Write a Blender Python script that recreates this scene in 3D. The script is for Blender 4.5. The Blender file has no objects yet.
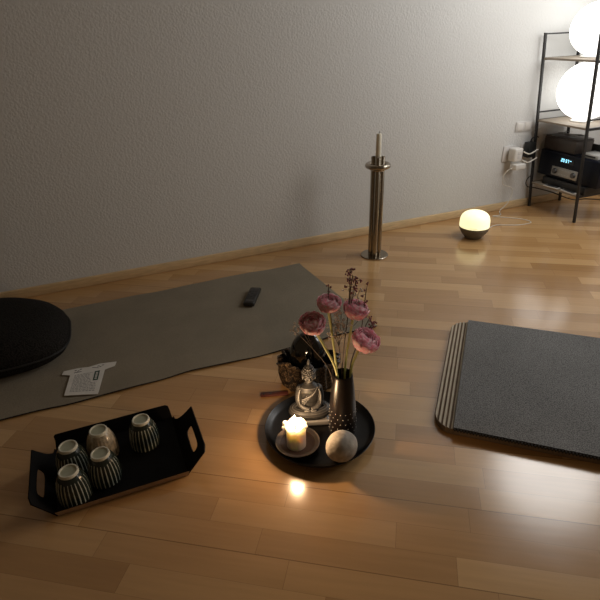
import bpy, bmesh, math, random
from mathutils import Vector, Matrix, noise
random.seed(7)
C = bpy.context.scene.collection
SC = bpy.context.scene
PI = math.pi

# ------------------------------------------------------------------ materials
def new_mat(name):
    m = bpy.data.materials.new(name); m.use_nodes = True
    nt = m.node_tree; b = nt.nodes['Principled BSDF']
    return m, nt, b

def mat(name, col, rough=0.5, metal=0.0, var=0.12, scale=40.0, bump=0.0, bscale=200.0, spec=0.5,
        coat=0.0, emit=None, estr=0.0, trans=0.0, sss=0.0, stretch=None):
    """Principled material whose colour is mottled by a procedural noise, with optional noise bump."""
    m, nt, b = new_mat(name); N = nt.nodes; L = nt.links
    tc = N.new('ShaderNodeTexCoord')
    src = tc.outputs['Object']
    if stretch:
        mp = N.new('ShaderNodeMapping'); mp.inputs['Scale'].default_value = stretch
        L.new(src, mp.inputs[0]); src = mp.outputs[0]
    nz = N.new('ShaderNodeTexNoise'); nz.inputs['Scale'].default_value = scale; nz.inputs['Detail'].default_value = 4
    L.new(src, nz.inputs['Vector'])
    rp = N.new('ShaderNodeValToRGB')
    rp.color_ramp.elements[0].position = .3; rp.color_ramp.elements[1].position = .7
    rp.color_ramp.elements[0].color = tuple(c*(1-var) for c in col[:3])+(1,)
    rp.color_ramp.elements[1].color = tuple(min(1, c*(1+var)) for c in col[:3])+(1,)
    L.new(nz.outputs['Fac'], rp.inputs[0]); L.new(rp.outputs[0], b.inputs['Base Color'])
    b.inputs['Roughness'].default_value = rough; b.inputs['Metallic'].default_value = metal
    b.inputs['Specular IOR Level'].default_value = spec; b.inputs['Coat Weight'].default_value = coat
    b.inputs['Transmission Weight'].default_value = trans
    if sss:
        b.inputs['Subsurface Weight'].default_value = sss
        b.inputs['Subsurface Radius'].default_value = (.03, .025, .019)
        b.inputs['Subsurface Scale'].default_value = 1.0
    if emit:
        b.inputs['Emission Color'].default_value = tuple(emit[:3])+(1,); b.inputs['Emission Strength'].default_value = estr
    if bump:
        n2 = N.new('ShaderNodeTexNoise'); n2.inputs['Scale'].default_value = bscale; n2.inputs['Detail'].default_value = 3
        L.new(src, n2.inputs['Vector'])
        bp = N.new('ShaderNodeBump'); bp.inputs['Strength'].default_value = bump; bp.inputs['Distance'].default_value = .004
        L.new(n2.outputs['Fac'], bp.inputs['Height']); L.new(bp.outputs[0], b.inputs['Normal'])
    return m

def math_node(nt, op, a, b=None, c=None):
    n = nt.nodes.new('ShaderNodeMath'); n.operation = op
    for i, v in enumerate((a, b, c)):
        if v is None: continue
        if isinstance(v, (int, float)): n.inputs[i].default_value = v
        else: nt.links.new(v, n.inputs[i])
    return n.outputs[0]

def floor_mat():
    """Three-strip ship-deck beech parquet."""
    m, nt, b = new_mat('beech_parquet'); N = nt.nodes; L = nt.links
    tc = N.new('ShaderNodeTexCoord'); mp = N.new('ShaderNodeMapping')
    mp.vector_type = 'POINT'; mp.inputs['Rotation'].default_value = (0, 0, math.radians(PARQ_ROT))
    L.new(tc.outputs['Object'], mp.inputs[0])
    sx = N.new('ShaderNodeSeparateXYZ'); L.new(mp.outputs[0], sx.inputs[0])
    W, LEN = .066, .42
    row = math_node(nt, 'FLOOR', math_node(nt, 'DIVIDE', sx.outputs[1], W))
    wn = N.new('ShaderNodeTexWhiteNoise'); wn.noise_dimensions = '1D'; L.new(row, wn.inputs['W'])
    u = math_node(nt, 'ADD', math_node(nt, 'DIVIDE', sx.outputs[0], LEN), math_node(nt, 'MULTIPLY', wn.outputs['Value'], 7.0))
    colm = math_node(nt, 'FLOOR', u)
    cx = N.new('ShaderNodeCombineXYZ'); L.new(row, cx.inputs[0]); L.new(colm, cx.inputs[1])
    w2 = N.new('ShaderNodeTexWhiteNoise'); w2.noise_dimensions = '2D'; L.new(cx.outputs[0], w2.inputs['Vector'])
    rp = N.new('ShaderNodeValToRGB'); cr = rp.color_ramp
    cr.elements[0].position = 0; cr.elements[0].color = (.375, .205, .080, 1)
    cr.elements[1].position = 1; cr.elements[1].color = (.56, .345, .155, 1)
    e = cr.elements.new(.5); e.color = (.46, .262, .108, 1)
    L.new(w2.outputs['Value'], rp.inputs[0])
    # grain: noise stretched along the strip, offset per strip
    g = N.new('ShaderNodeCombineXYZ')
    L.new(math_node(nt, 'ADD', math_node(nt, 'MULTIPLY', sx.outputs[0], 5.0), math_node(nt, 'MULTIPLY', w2.outputs['Value'], 40.0)), g.inputs[0])
    L.new(math_node(nt, 'MULTIPLY', sx.outputs[1], 70.0), g.inputs[1])
    gn = N.new('ShaderNodeTexNoise'); gn.inputs['Scale'].default_value = 1; gn.inputs['Detail'].default_value = 4
    L.new(g.outputs[0], gn.inputs['Vector'])
    mx = N.new('ShaderNodeMix'); mx.data_type = 'RGBA'; mx.blend_type = 'MULTIPLY'
    mx.inputs[0].default_value = 1
    gr = N.new('ShaderNodeMapRange'); L.new(gn.outputs['Fac'], gr.inputs[0]); gr.inputs[3].default_value = .84; gr.inputs[4].default_value = 1.14
    gc = N.new('ShaderNodeCombineColor')
    for i in range(3): L.new(gr.outputs[0], gc.inputs[i])
    L.new(rp.outputs[0], mx.inputs[6]); L.new(gc.outputs[0], mx.inputs[7])
    # seams
    fv = math_node(nt, 'FRACT', math_node(nt, 'DIVIDE', sx.outputs[1], W))
    fb = math_node(nt, 'FRACT', math_node(nt, 'DIVIDE', sx.outputs[1], W*3))
    fu = math_node(nt, 'FRACT', u)
    def edge(f, w): return math_node(nt, 'LESS_THAN', math_node(nt, 'SUBTRACT', .5, math_node(nt, 'ABSOLUTE', math_node(nt, 'SUBTRACT', f, .5))), w)
    s = math_node(nt, 'MAXIMUM', math_node(nt, 'MULTIPLY', edge(fv, .008), .3),
        math_node(nt, 'MAXIMUM', math_node(nt, 'MULTIPLY', edge(fb, .006), .55), math_node(nt, 'MULTIPLY', edge(fu, .0014), .4)))
    m2 = N.new('ShaderNodeMix'); m2.data_type = 'RGBA'; L.new(s, m2.inputs[0]); L.new(mx.outputs[2], m2.inputs[6])
    m2.inputs[7].default_value = (.09, .04, .015, 1)
    L.new(m2.outputs[2], b.inputs['Base Color'])
    rn = N.new('ShaderNodeTexNoise'); rn.inputs['Scale'].default_value = 9; L.new(tc.outputs['Object'], rn.inputs['Vector'])
    rr = N.new('ShaderNodeMapRange'); L.new(rn.outputs['Fac'], rr.inputs[0]); rr.inputs[3].default_value = .16; rr.inputs[4].default_value = .23
    L.new(rr.outputs[0], b.inputs['Roughness'])
    b.inputs['Specular IOR Level'].default_value = 1.0
    bp = N.new('ShaderNodeBump'); bp.inputs['Strength'].default_value = .04; bp.inputs['Distance'].default_value = .002
    L.new(gn.outputs['Fac'], bp.inputs['Height']); L.new(bp.outputs[0], b.inputs['Normal'])
    return m

def wall_mat():
    """White woodchip wallpaper: a rough embossed surface."""
    m, nt, b = new_mat('woodchip_wallpaper'); N = nt.nodes; L = nt.links
    tc = N.new('ShaderNodeTexCoord')
    n = N.new('ShaderNodeTexNoise'); n.inputs['Scale'].default_value = 120; n.inputs['Detail'].default_value = 5; n.inputs['Roughness'].default_value = .6
    L.new(tc.outputs['Object'], n.inputs['Vector'])
    v = N.new('ShaderNodeTexVoronoi'); v.inputs['Scale'].default_value = 95; L.new(tc.outputs['Object'], v.inputs['Vector'])
    h = math_node(nt, 'ADD', n.outputs['Fac'], math_node(nt, 'MULTIPLY', v.outputs['Distance'], -.5))
    bp = N.new('ShaderNodeBump'); bp.inputs['Strength'].default_value = .42; bp.inputs['Distance'].default_value = .004
    L.new(h, bp.inputs['Height']); L.new(bp.outputs[0], b.inputs['Normal'])
    b.inputs['Base Color'].default_value = (.625, .625, .61, 1); b.inputs['Roughness'].default_value = .85
    b.inputs['Specular IOR Level'].default_value = .2
    return m

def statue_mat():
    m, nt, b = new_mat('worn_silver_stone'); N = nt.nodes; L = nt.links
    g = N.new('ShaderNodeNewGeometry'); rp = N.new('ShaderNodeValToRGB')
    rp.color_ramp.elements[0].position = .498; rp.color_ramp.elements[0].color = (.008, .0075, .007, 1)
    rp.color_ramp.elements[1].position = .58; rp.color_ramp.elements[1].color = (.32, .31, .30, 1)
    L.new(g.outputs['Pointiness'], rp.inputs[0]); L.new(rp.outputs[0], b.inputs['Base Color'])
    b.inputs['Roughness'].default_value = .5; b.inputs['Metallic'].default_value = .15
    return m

def petal_mat():
    m, nt, b = new_mat('pink_petal'); N = nt.nodes; L = nt.links
    at = N.new('ShaderNodeTexCoord'); nz = N.new('ShaderNodeTexNoise'); nz.inputs['Scale'].default_value = 160
    nz.inputs['Detail'].default_value = 4
    L.new(at.outputs['Object'], nz.inputs['Vector'])
    rp = N.new('ShaderNodeValToRGB'); rp.color_ramp.elements[0].position = .35; rp.color_ramp.elements[1].position = .68
    rp.color_ramp.elements[0].color = (1, .46, .57, 1); rp.color_ramp.elements[1].color = (1, .90, .90, 1)
    L.new(nz.outputs['Fac'], rp.inputs[0]); L.new(rp.outputs[0], b.inputs['Base Color'])
    b.inputs['Roughness'].default_value = .6
    tr = N.new('ShaderNodeBsdfTranslucent'); L.new(rp.outputs[0], tr.inputs[0])
    ms = N.new('ShaderNodeMixShader'); ms.inputs[0].default_value = .45
    out = N['Material Output']; L.new(b.outputs[0], ms.inputs[1]); L.new(tr.outputs[0], ms.inputs[2]); L.new(ms.outputs[0], out.inputs['Surface'])
    return m

def leopard_mat():
    m, nt, b = new_mat('dark_floral_brocade'); N = nt.nodes; L = nt.links
    tc = N.new('ShaderNodeTexCoord')
    nz = N.new('ShaderNodeTexNoise'); nz.inputs['Scale'].default_value = 55; nz.inputs['Detail'].default_value = 1; nz.inputs['Distortion'].default_value = 2.2
    L.new(tc.outputs['Object'], nz.inputs['Vector'])
    rp = N.new('ShaderNodeValToRGB'); cr = rp.color_ramp
    cr.elements[0].position = .0; cr.elements[0].color = (.012, .009, .008, 1)
    cr.elements[1].position = 1; cr.elements[1].color = (.012, .009, .008, 1)
    for p, c in ((.50, (.012, .009, .008, 1)), (.54, (.21, .15, .09, 1)), (.585, (.18, .12, .075, 1)), (.62, (.02, .012, .01, 1))):
        e = cr.elements.new(p); e.color = c
    L.new(nz.outputs['Fac'], rp.inputs[0]); L.new(rp.outputs[0], b.inputs['Base Color']); b.inputs['Roughness'].default_value = .5
    return m

def weave_mat(name, c0, c1, scale, rough=.85, bump=.5):
    m, nt, b = new_mat(name); N = nt.nodes; L = nt.links
    tc = N.new('ShaderNodeTexCoord')
    v = N.new('ShaderNodeTexVoronoi'); v.inputs['Scale'].default_value = scale; L.new(tc.outputs['Object'], v.inputs['Vector'])
    rp = N.new('ShaderNodeValToRGB'); rp.color_ramp.elements[0].color = c1+(1,); rp.color_ramp.elements[1].color = c0+(1,)
    rp.color_ramp.elements[0].position = .1; rp.color_ramp.elements[1].position = .75
    L.new(v.outputs['Distance'], rp.inputs[0])
    n2 = N.new('ShaderNodeTexNoise'); n2.inputs['Scale'].default_value = 6; n2.inputs['Detail'].default_value = 3; L.new(tc.outputs['Object'], n2.inputs['Vector'])
    mr = N.new('ShaderNodeMapRange'); L.new(n2.outputs['Fac'], mr.inputs[0]); mr.inputs[3].default_value = .8; mr.inputs[4].default_value = 1.2
    mx = N.new('ShaderNodeMix'); mx.data_type = 'RGBA'; mx.blend_type = 'MULTIPLY'; mx.inputs[0].default_value = 1
    gc = N.new('ShaderNodeCombineColor')
    for i in range(3): L.new(mr.outputs[0], gc.inputs[i])
    L.new(rp.outputs[0], mx.inputs[6]); L.new(gc.outputs[0], mx.inputs[7]); L.new(mx.outputs[2], b.inputs['Base Color'])
    bp = N.new('ShaderNodeBump'); bp.inputs['Strength'].default_value = bump; bp.inputs['Distance'].default_value = .002; bp.invert = True
    L.new(v.outputs['Distance'], bp.inputs['Height']); L.new(bp.outputs[0], b.inputs['Normal'])
    b.inputs['Roughness'].default_value = rough; b.inputs['Specular IOR Level'].default_value = .12
    return m

def emission_mat(name, col, strength):
    m = bpy.data.materials.new(name); m.use_nodes = True; nt = m.node_tree
    b = nt.nodes['Principled BSDF']
    b.inputs['Base Color'].default_value = (.8, .8, .78, 1); b.inputs['Roughness'].default_value = .4
    b.inputs['Emission Color'].default_value = tuple(col)+(1,); b.inputs['Emission Strength'].default_value = strength
    return m

PARQ_ROT = 33.5          # strips run diagonally to the wall
M = dict(
    floor=floor_mat(), wall=wall_mat(),
    ceiling=mat('ceiling_paint', (.62, .6, .57), .9, var=.03),
    pine=mat('pine_trim', (.62, .45, .25), .45, var=.15, scale=14, stretch=(1, 8, 8)),
    steel=mat('brushed_steel', (.36, .315, .255), .24, metal=1, var=.1, scale=60, stretch=(6, 6, .3)),
    taper=mat('ivory_wax', (.72, .68, .56), .5, var=.05, sss=.2),
    wax=mat('cream_wax', (.88, .80, .68), .5, var=.05, sss=.45),
    wick=mat('charred_wick', (.02, .015, .01), .9),
    globe=emission_mat('lit_frosted_glass', (1, .98, .95), 2.0),
    egg=emission_mat('lit_yellow_dome', (1, .92, .50), 1.08),
    egg_base=mat('warm_grey_plastic', (.16, .14, .105), .5, var=.06),
    eggmark=mat('faint_grey_print', (.55, .52, .33), .6),
    black_metal=mat('black_powder_coat', (.012, .011, .011), .45, var=.2),
    shelf=mat('grey_oak_board', (.30, .25, .19), .55, var=.18, scale=22, stretch=(7, .8, 7)),
    radio=mat('navy_black_lacquer', (.004, .006, .013), .35, var=.15, spec=.25),
    panel=mat('brushed_silver_panel', (.42, .41, .39), .4, metal=.6, var=.08, scale=80, stretch=(1, .2, 6)),
    knob=mat('dark_chrome', (.12, .12, .12), .3, metal=.9),
    display=emission_mat('display_digits', (.25, .75, 1), 1.6),
    dispglass=mat('display_window', (.004, .006, .012), .12),
    brownbox=mat('smoked_brown_box', (.055, .043, .036), .4, var=.2),
    silver=mat('silver_plastic', (.45, .45, .43), .4, var=.05),
    blackplastic=mat('black_plastic', (.012, .012, .012), .4, var=.2),
    white=mat('white_plastic', (.72, .70, .66), .4, var=.03),
    socket=mat('white_socket', (.64, .62, .6), .4, var=.03),
    cord_w=mat('white_cord', (.72, .69, .62), .5, var=.03),
    mat_beige=weave_mat('taupe_mat', (.20, .172, .128), (.26, .224, .168), 420, bump=.25),
    mat_dark=mat('black_rubber_backing', (.012, .010, .009), .8),
    cushion=weave_mat('black_knit', (.006, .0055, .005), (.022, .020, .018), 210, bump=.8),
    piping=mat('black_piping', (.008, .008, .008), .7),
    paper=mat('white_card', (.62, .60, .56), .7, var=.05, scale=25),
    print=mat('grey_print', (.24, .24, .24), .7),
    green=mat('dark_green_print', (.015, .045, .03), .6),
    inkblack=mat('black_ink', (.02, .02, .02), .6),
    remote=mat('remote_shell', (.010, .010, .010), .4),
    button=mat('rubber_button', (.03, .03, .03), .6),
    ttray=mat('black_tray_coat', (.0035, .003, .003), .6, var=.2, spec=.12),
    ttray_edge=mat('bare_tray_edge', (.36, .25, .17), .45, var=.1),
    rtray=mat('black_lacquer', (.005, .0045, .0045), .3, var=.2, spec=.35),
    stone=mat('grey_pebble', (.36, .32, .265), .75, var=.35, scale=45, bump=.35, bscale=120),
    saucer=mat('grey_earthenware', (.27, .22, .18), .5, var=.12),
    saucer_in=mat('brown_glaze', (.16, .10, .075), .4, var=.15),
    statue=statue_mat(),
    vase=mat('dark_satin_ceramic', (.008, .0055, .005), .32, var=.15, spec=.35),
    dot=mat('white_dots', (.85, .83, .78), .5, var=.02),
    petal=petal_mat(),
    stem=mat('pale_green_stem', (.55, .56, .22), .5, var=.2, scale=30, sss=.1),
    dstem=mat('brown_twig', (.10, .065, .04), .7),
    berry=mat('dusky_red_buds', (.30, .10, .105), .6, var=.3),
    wbud=mat('dry_white_buds', (.70, .62, .54), .7, var=.2),
    gloss=mat('black_gloss_glaze', (.004, .004, .004), .08, var=.1, coat=.5),
    brocade=leopard_mat(),
    leather=mat('red_brown_leather', (.12, .035, .028), .45, var=.2),
    rib_l=mat('cream_foam', (.46, .40, .30), .8, var=.08),
    rib_d=mat('brown_foam', (.17, .12, .075), .85, var=.1),
    greymat=weave_mat('charcoal_felt_mat', (.115, .114, .112), (.28, .28, .275), 300, bump=.8),
    greyedge=mat('charcoal_edge', (.02, .018, .016), .8),
    cup=None,
)
def cup_mat():
    """Dark green glaze with white vertical brush lines (drawn by angle round the cup), pale foot."""
    m, nt, b = new_mat('striped_cup_glaze'); N = nt.nodes; L = nt.links
    tc = N.new('ShaderNodeTexCoord'); sx = N.new('ShaderNodeSeparateXYZ'); L.new(tc.outputs['Object'], sx.inputs[0])
    a = math_node(nt, 'ARCTAN2', sx.outputs[1], sx.outputs[0])
    nz = N.new('ShaderNodeTexNoise'); nz.inputs['Scale'].default_value = 60; L.new(tc.outputs['Object'], nz.inputs['Vector'])
    w = math_node(nt, 'FRACT', math_node(nt, 'MULTIPLY', a, 24/(2*PI)))
    st = math_node(nt, 'LESS_THAN', math_node(nt, 'ABSOLUTE', math_node(nt, 'SUBTRACT', w, .5)),
                   math_node(nt, 'MULTIPLY', nz.outputs['Fac'], .24))
    zz = math_node(nt, 'LESS_THAN', sx.outputs[2], math_node(nt, 'ADD', .060, math_node(nt, 'MULTIPLY', nz.outputs['Fac'], .012)))
    st = math_node(nt, 'MULTIPLY', st, zz)
    mx = N.new('ShaderNodeMix'); mx.data_type = 'RGBA'; L.new(st, mx.inputs[0])
    oi = N.new('ShaderNodeObjectInfo')
    mx.inputs[6].default_value = (.020, .026, .020, 1); mx.inputs[7].default_value = (.36, .37, .31, 1)
    L.new(mx.outputs[2], b.inputs['Base Color']); b.inputs['Roughness'].default_value = .18; b.inputs['Specular IOR Level'].default_value = .35
    return m
M['cup'] = cup_mat()
M['cup_foot'] = mat('pale_celadon_foot', (.36, .36, .26), .4, var=.12, scale=50)
M['cup_edge'] = mat('white_foot_ring', (.62, .6, .5), .3, var=.05)
M['cup_cream'] = mat('cream_speckled_glaze', (.34, .28, .2), .22, var=.45, scale=90)

# ------------------------------------------------------------------ mesh helpers
def obj(name, bm, mats, parent=None, smooth=True, loc=None, rot=None):
    me = bpy.data.meshes.new(name)
    bmesh.ops.recalc_face_normals(bm, faces=bm.faces[:])
    bm.to_mesh(me); bm.free()
    if not isinstance(mats, (list, tuple)): mats = [mats]
    for m in mats: me.materials.append(m)
    if smooth:
        for p in me.polygons: p.use_smooth = True
        try: me.set_sharp_from_angle(angle=math.radians(38))
        except Exception: pass
    o = bpy.data.objects.new(name, me); C.objects.link(o)
    if parent: o.parent = parent
    if loc: o.location = loc
    if rot: o.rotation_euler = rot
    return o

def tag(o, label=None, cat=None, group=None, kind=None):
    if label: o['label'] = label
    if cat: o['category'] = cat
    if group: o['group'] = group
    if kind: o['kind'] = kind
    return o

def thing(name, label, cat, loc=(0, 0, 0), rz=0, group=None):
    o = bpy.data.objects.new(name, None); o.empty_display_size = .05; C.objects.link(o)
    o.location = loc; o.rotation_euler = (0, 0, rz)
    return tag(o, label, cat, group)

def B(): return bmesh.new()

def setmi(faces, mi):
    for f in faces: f.material_index = mi

def box(bm, c, s, bev=0.0, seg=2, mi=0, rot=None):
    r = bmesh.ops.create_cube(bm, size=1)
    vs = r['verts']
    bmesh.ops.scale(bm, vec=s, verts=vs)
    if bev:
        es = list({e for v in vs for e in v.link_edges})
        rr = bmesh.ops.bevel(bm, geom=es, offset=bev, segments=seg, profile=.5, affect='EDGES')
        vs = list({v for f in rr['faces'] for v in f.verts} | {v for v in vs if v.is_valid})
    if rot is not None: bmesh.ops.rotate(bm, cent=(0, 0, 0), matrix=rot, verts=vs)
    bmesh.ops.translate(bm, vec=c, verts=vs)
    setmi({f for v in vs for f in v.link_faces}, mi)
    return vs

def lathe(bm, prof, n=48, mi=0, c=(0, 0, 0), sx=1, sy=1, close=False, rib=None):
    rings = []
    for r, z in prof:
        if r < 1e-6: rings.append([bm.verts.new((c[0], c[1], c[2]+z))])
        else:
            ring = []
            for i in range(n):
                a = 2*PI*i/n; rr = r*(rib(a, z) if rib else 1)
                ring.append(bm.verts.new((c[0]+sx*rr*math.cos(a), c[1]+sy*rr*math.sin(a), c[2]+z)))
            rings.append(ring)
    fs = []
    seq = list(zip(rings, rings[1:])) + ([(rings[-1], rings[0])] if close else [])
    for p, q in seq:
        for i in range(n):
            j = (i+1) % n
            if len(p) == 1 and len(q) == 1: continue
            if len(p) == 1: f = bm.faces.new((p[0], q[j], q[i]))
            elif len(q) == 1: f = bm.faces.new((p[i], p[j], q[0]))
            else: f = bm.faces.new((p[i], p[j], q[j], q[i]))
            f.material_index = mi; fs.append(f)
    return fs

def frames(pts):
    T = []
    for i in range(len(pts)):
        a = pts[max(0, i-1)]; b = pts[min(len(pts)-1, i+1)]
        T.append((b-a).normalized())
    up = Vector((0, 0, 1)) if abs(T[0].z) < .9 else Vector((1, 0, 0))
    n = (up - T[0]*up.dot(T[0])).normalized(); out = []
    for t in T:
        n = (n - t*n.dot(t)).normalized(); out.append((n, t.cross(n)))
    return out

def tube(bm, pts, rad, n=10, mi=0, caps=True):
    pts = [Vector(p) for p in pts]; fr = frames(pts); rings = []
    for i, p in enumerate(pts):
        r = rad[i] if isinstance(rad, (list, tuple)) else rad
        rings.append([bm.verts.new(p + fr[i][0]*r*math.cos(2*PI*k/n) + fr[i][1]*r*math.sin(2*PI*k/n)) for k in range(n)])
    for p, q in zip(rings, rings[1:]):
        for k in range(n):
            f = bm.faces.new((p[k], p[(k+1) % n], q[(k+1) % n], q[k])); f.material_index = mi
    if caps:
        bm.faces.new(rings[0][::-1]).material_index = mi; bm.faces.new(rings[-1]).material_index = mi

def spline(ctrl, n=8):
    P = [Vector(p) for p in ctrl]; out = []
    for i in range(len(P)-1):
        p0 = P[max(0, i-1)]; p1 = P[i]; p2 = P[i+1]; p3 = P[min(len(P)-1, i+2)]
        for k in range(n):
            t = k/n
            out.append(.5*((2*p1)+(p2-p0)*t+(2*p0-5*p1+4*p2-p3)*t*t+(3*p1-p0-3*p2+p3)*t**3))
    out.append(P[-1]); return out

def ball(bm, c, s, u=20, v=12, mi=0, rot=None):
    r = bmesh.ops.create_uvsphere(bm, u_segments=u, v_segments=v, radius=1)
    vs = r['verts']
    if isinstance(s, (int, float)): s = (s, s, s)
    bmesh.ops.scale(bm, vec=s, verts=vs)
    if rot is not None: bmesh.ops.rotate(bm, cent=(0, 0, 0), matrix=rot, verts=vs)
    bmesh.ops.translate(bm, vec=c, verts=vs)
    setmi({f for w in vs for f in w.link_faces}, mi)
    return vs

def prism(bm, pts2d, z0, z1, mi=0, topmi=None):
    lo = [bm.verts.new((x, y, z0)) for x, y in pts2d]; hi = [bm.verts.new((x, y, z1)) for x, y in pts2d]
    n = len(lo)
    bm.faces.new(lo[::-1]).material_index = mi
    bm.faces.new(hi).material_index = mi if topmi is None else topmi
    for i in range(n):
        bm.faces.new((lo[i], lo[(i+1) % n], hi[(i+1) % n], hi[i])).material_index = mi

def apply_mods(o):
    dg = bpy.context.evaluated_depsgraph_get(); ev = o.evaluated_get(dg)
    me = bpy.data.meshes.new_from_object(ev, depsgraph=dg); o.modifiers.clear(); o.data = me
    for p in me.polygons: p.use_smooth = True

# ------------------------------------------------------------------ camera
cam = bpy.data.cameras.new('camera'); co = bpy.data.objects.new('camera', cam); C.objects.link(co)
F_PX, PITCH, ROLL, YAW = 520.0, 28.0, -2.0, -21.5
cam.sensor_fit = 'HORIZONTAL'; cam.sensor_width = 36; cam.lens = 36*F_PX/600
cam.clip_start = .05; cam.clip_end = 60
co.location = (0, 0, 1.0)
Rm = Matrix.Rotation(math.radians(YAW), 3, 'Z') @ Matrix.Rotation(math.radians(90-PITCH), 3, 'X') @ Matrix.Rotation(math.radians(ROLL), 3, 'Z')
co.rotation_euler = Rm.to_euler()
SC.camera = co

# ------------------------------------------------------------------ the room
WY, WX = 2.292, 2.90
def struct(name, c, s, m, bev=0.0):
    bm = B(); box(bm, (0, 0, 0), s, bev)
    return tag(obj(name, bm, m, loc=c), kind='structure')
struct('floor', (.7, .6, -.05), (6.2, 5.2, .1), M['floor'])
struct('wall_back', (.55, WY+.05, 1.2), (4.75, .1, 2.6), M['wall'])
struct('wall_right', (WX+.05, .65, 1.2), (.1, 3.2, 2.6), M['wall'])
bm = B(); box(bm, (0, 0, 0), (4.36, .016, .042), .004)
tag(obj('baseboard_back', bm, M['pine'], loc=(WX-2.18-.0165, WY-.008, .021)), kind='structure')
bm = B(); box(bm, (0, 0, 0), (.016, 3.1, .042), .004)
tag(obj('baseboard_right', bm, M['pine'], loc=(WX-.008, WY-1.55-.0, .021)), kind='structure')

# ------------------------------------------------------------------ floor candle stand
CX, CY = 1.190, 2.020
t = thing('candle_stand', 'tall steel floor candle stand of bundled tubes on a round base', 'candle holder', (CX, CY, 0))
bm = B(); lathe(bm, [(0, 0), (.0635, 0), (.065, .002), (.065, .005), (.063, .007), (0, .007)], 64); obj('base', bm, M['steel'], t)
for k in range(4):
    a = PI/4+k*PI/2+.25
    bm = B(); x, y = .0185*math.cos(a), .0185*math.sin(a)
    lathe(bm, [(0, .0), (.0124, .0), (.0124, .464), (.0118, .465), (.0108, .464), (.0108, .435), (0, .435)], 24, c=(x, y, .006))
    obj('tube', bm, M['steel'], t)
bm = B(); ring = []
for i in range(17):
    a = 2*PI*i/16
    ring.append((.046+.0115*math.cos(a), .432+.0115*math.sin(a)))
lathe(bm, ring[:-1], 56, close=True); obj('ring', bm, M['steel'], t)
bm = B(); lathe(bm, [(0, .412), (.034, .412), (.036, .415), (.036, .42), (0, .421)], 48); obj('collar', bm, M['steel'], t)
t = thing('taper_candle', 'unlit ivory taper candle standing in the steel candle stand', 'candle', (CX+.0, CY-.0, .44))
bm = B(); lathe(bm, [(0, 0), (.0125, 0), (.0118, .07), (.0112, .125), (.009, .129), (.004, .130), (0, .1285)], 24); obj('wax', bm, M['taper'], t)
bm = B(); tube(bm, [(0, 0, .127), (.0005, 0, .134), (.002, .001, .139)], .0011, 6); obj('wick', bm, M['wick'], t)

# ------------------------------------------------------------------ glowing egg lamp
EX, EY = 1.757, 2.0
t = thing('mood_light', 'small egg-shaped night light with glowing yellow dome on the floor', 'lamp', (EX, EY, 0))
def egg_r(z):
    H = .142; s = (z/H)
    if s < .42: return .040+(.074-.040)*math.sin(min(1, s/.42)*PI/2)
    q = (s-.42)/.58
    return .074*max(0, 1-q**4.2)**(1/2.1)
N_ = 16
bm = B(); zs = [.0585*i/N_ for i in range(N_+1)]
lathe(bm, [(0, 0), (.032, 0)]+[(egg_r(z), z+.002) for z in zs]+[(.062, .0605), (0, .0605)], 56); obj('base', bm, M['egg_base'], t)
bm = B(); zs = [.0625+(.142-.0625)*(1-(1-i/22)**1.8) for i in range(23)]
lathe(bm, [(0, .0615), (egg_r(.0625)*.97, .0615)]+[(max(0, egg_r(z)), z) for z in zs], 56); dome = obj('dome', bm, M['egg'], t)
bm = B()
aim = math.atan2(0-EY, 0-EX)
for k, w in enumerate((.9, .7, .9, .5, .8, .9)):
    a = aim-.2+k*.075; z = .07
    r = egg_r(z)+.0004
    box(bm, (r*math.cos(a), r*math.sin(a), z), (.0008, .0035*w, .0042), rot=None)
obj('print', bm, M['eggmark'], dome)

# ------------------------------------------------------------------ rack with globe lamps
LEAN = -.107
def rx(z): return 2.373+LEAN*z
RW = .238; RY0, RY1 = 1.93, 2.258
t = thing('shelf_rack', 'slim black metal rack with three pale boards in the corner', 'rack', (0, 0, 0))
for dx in (0, RW):
    for y in (RY0, RY1):
        bm = B(); hw = .0058
        zb, zt = 0, .92
        lo = [bm.verts.new((rx(zb)+dx+sx*hw, y+sy*hw, zb)) for sx, sy in ((-1, -1), (1, -1), (1, 1), (-1, 1))]
        hi = [bm.verts.new((rx(zt)+dx+sx*hw, y+sy*hw, zt)) for sx, sy in ((-1, -1), (1, -1), (1, 1), (-1, 1))]
        bm.faces.new(lo[::-1]); bm.faces.new(hi)
        for i in range(4): bm.faces.new((lo[i], lo[(i+1) % 4], hi[(i+1) % 4], hi[i]))
        obj('leg', bm, M['black_metal'], t, smooth=False)
SHZ = (.150, .497, .806)
for z in SHZ:
    bm = B(); x0 = rx(z)
    box(bm, (x0+RW/2, (RY0+RY1)/2, z-.005), (RW+.004, RY1-RY0-.013, .010), .002)
    sh = obj('shelf', bm, M['shelf'], t)
    bm = B()
    bm.free()
    for y in (RY0, RY1):
        bm = B(); box(bm, (x0+RW/2, y, z-.0065), (RW-.012, .0105, .013)); obj('shelf_frame', bm, M['black_metal'], sh, smooth=False)
for z in (.915, .535):
    for y in (RY0, RY1):
        bm = B(); box(bm, (rx(z)+RW/2, y, z), (RW-.0118, .007, .007)); obj('side_rail', bm, M['black_metal'], t, smooth=False)

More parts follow.
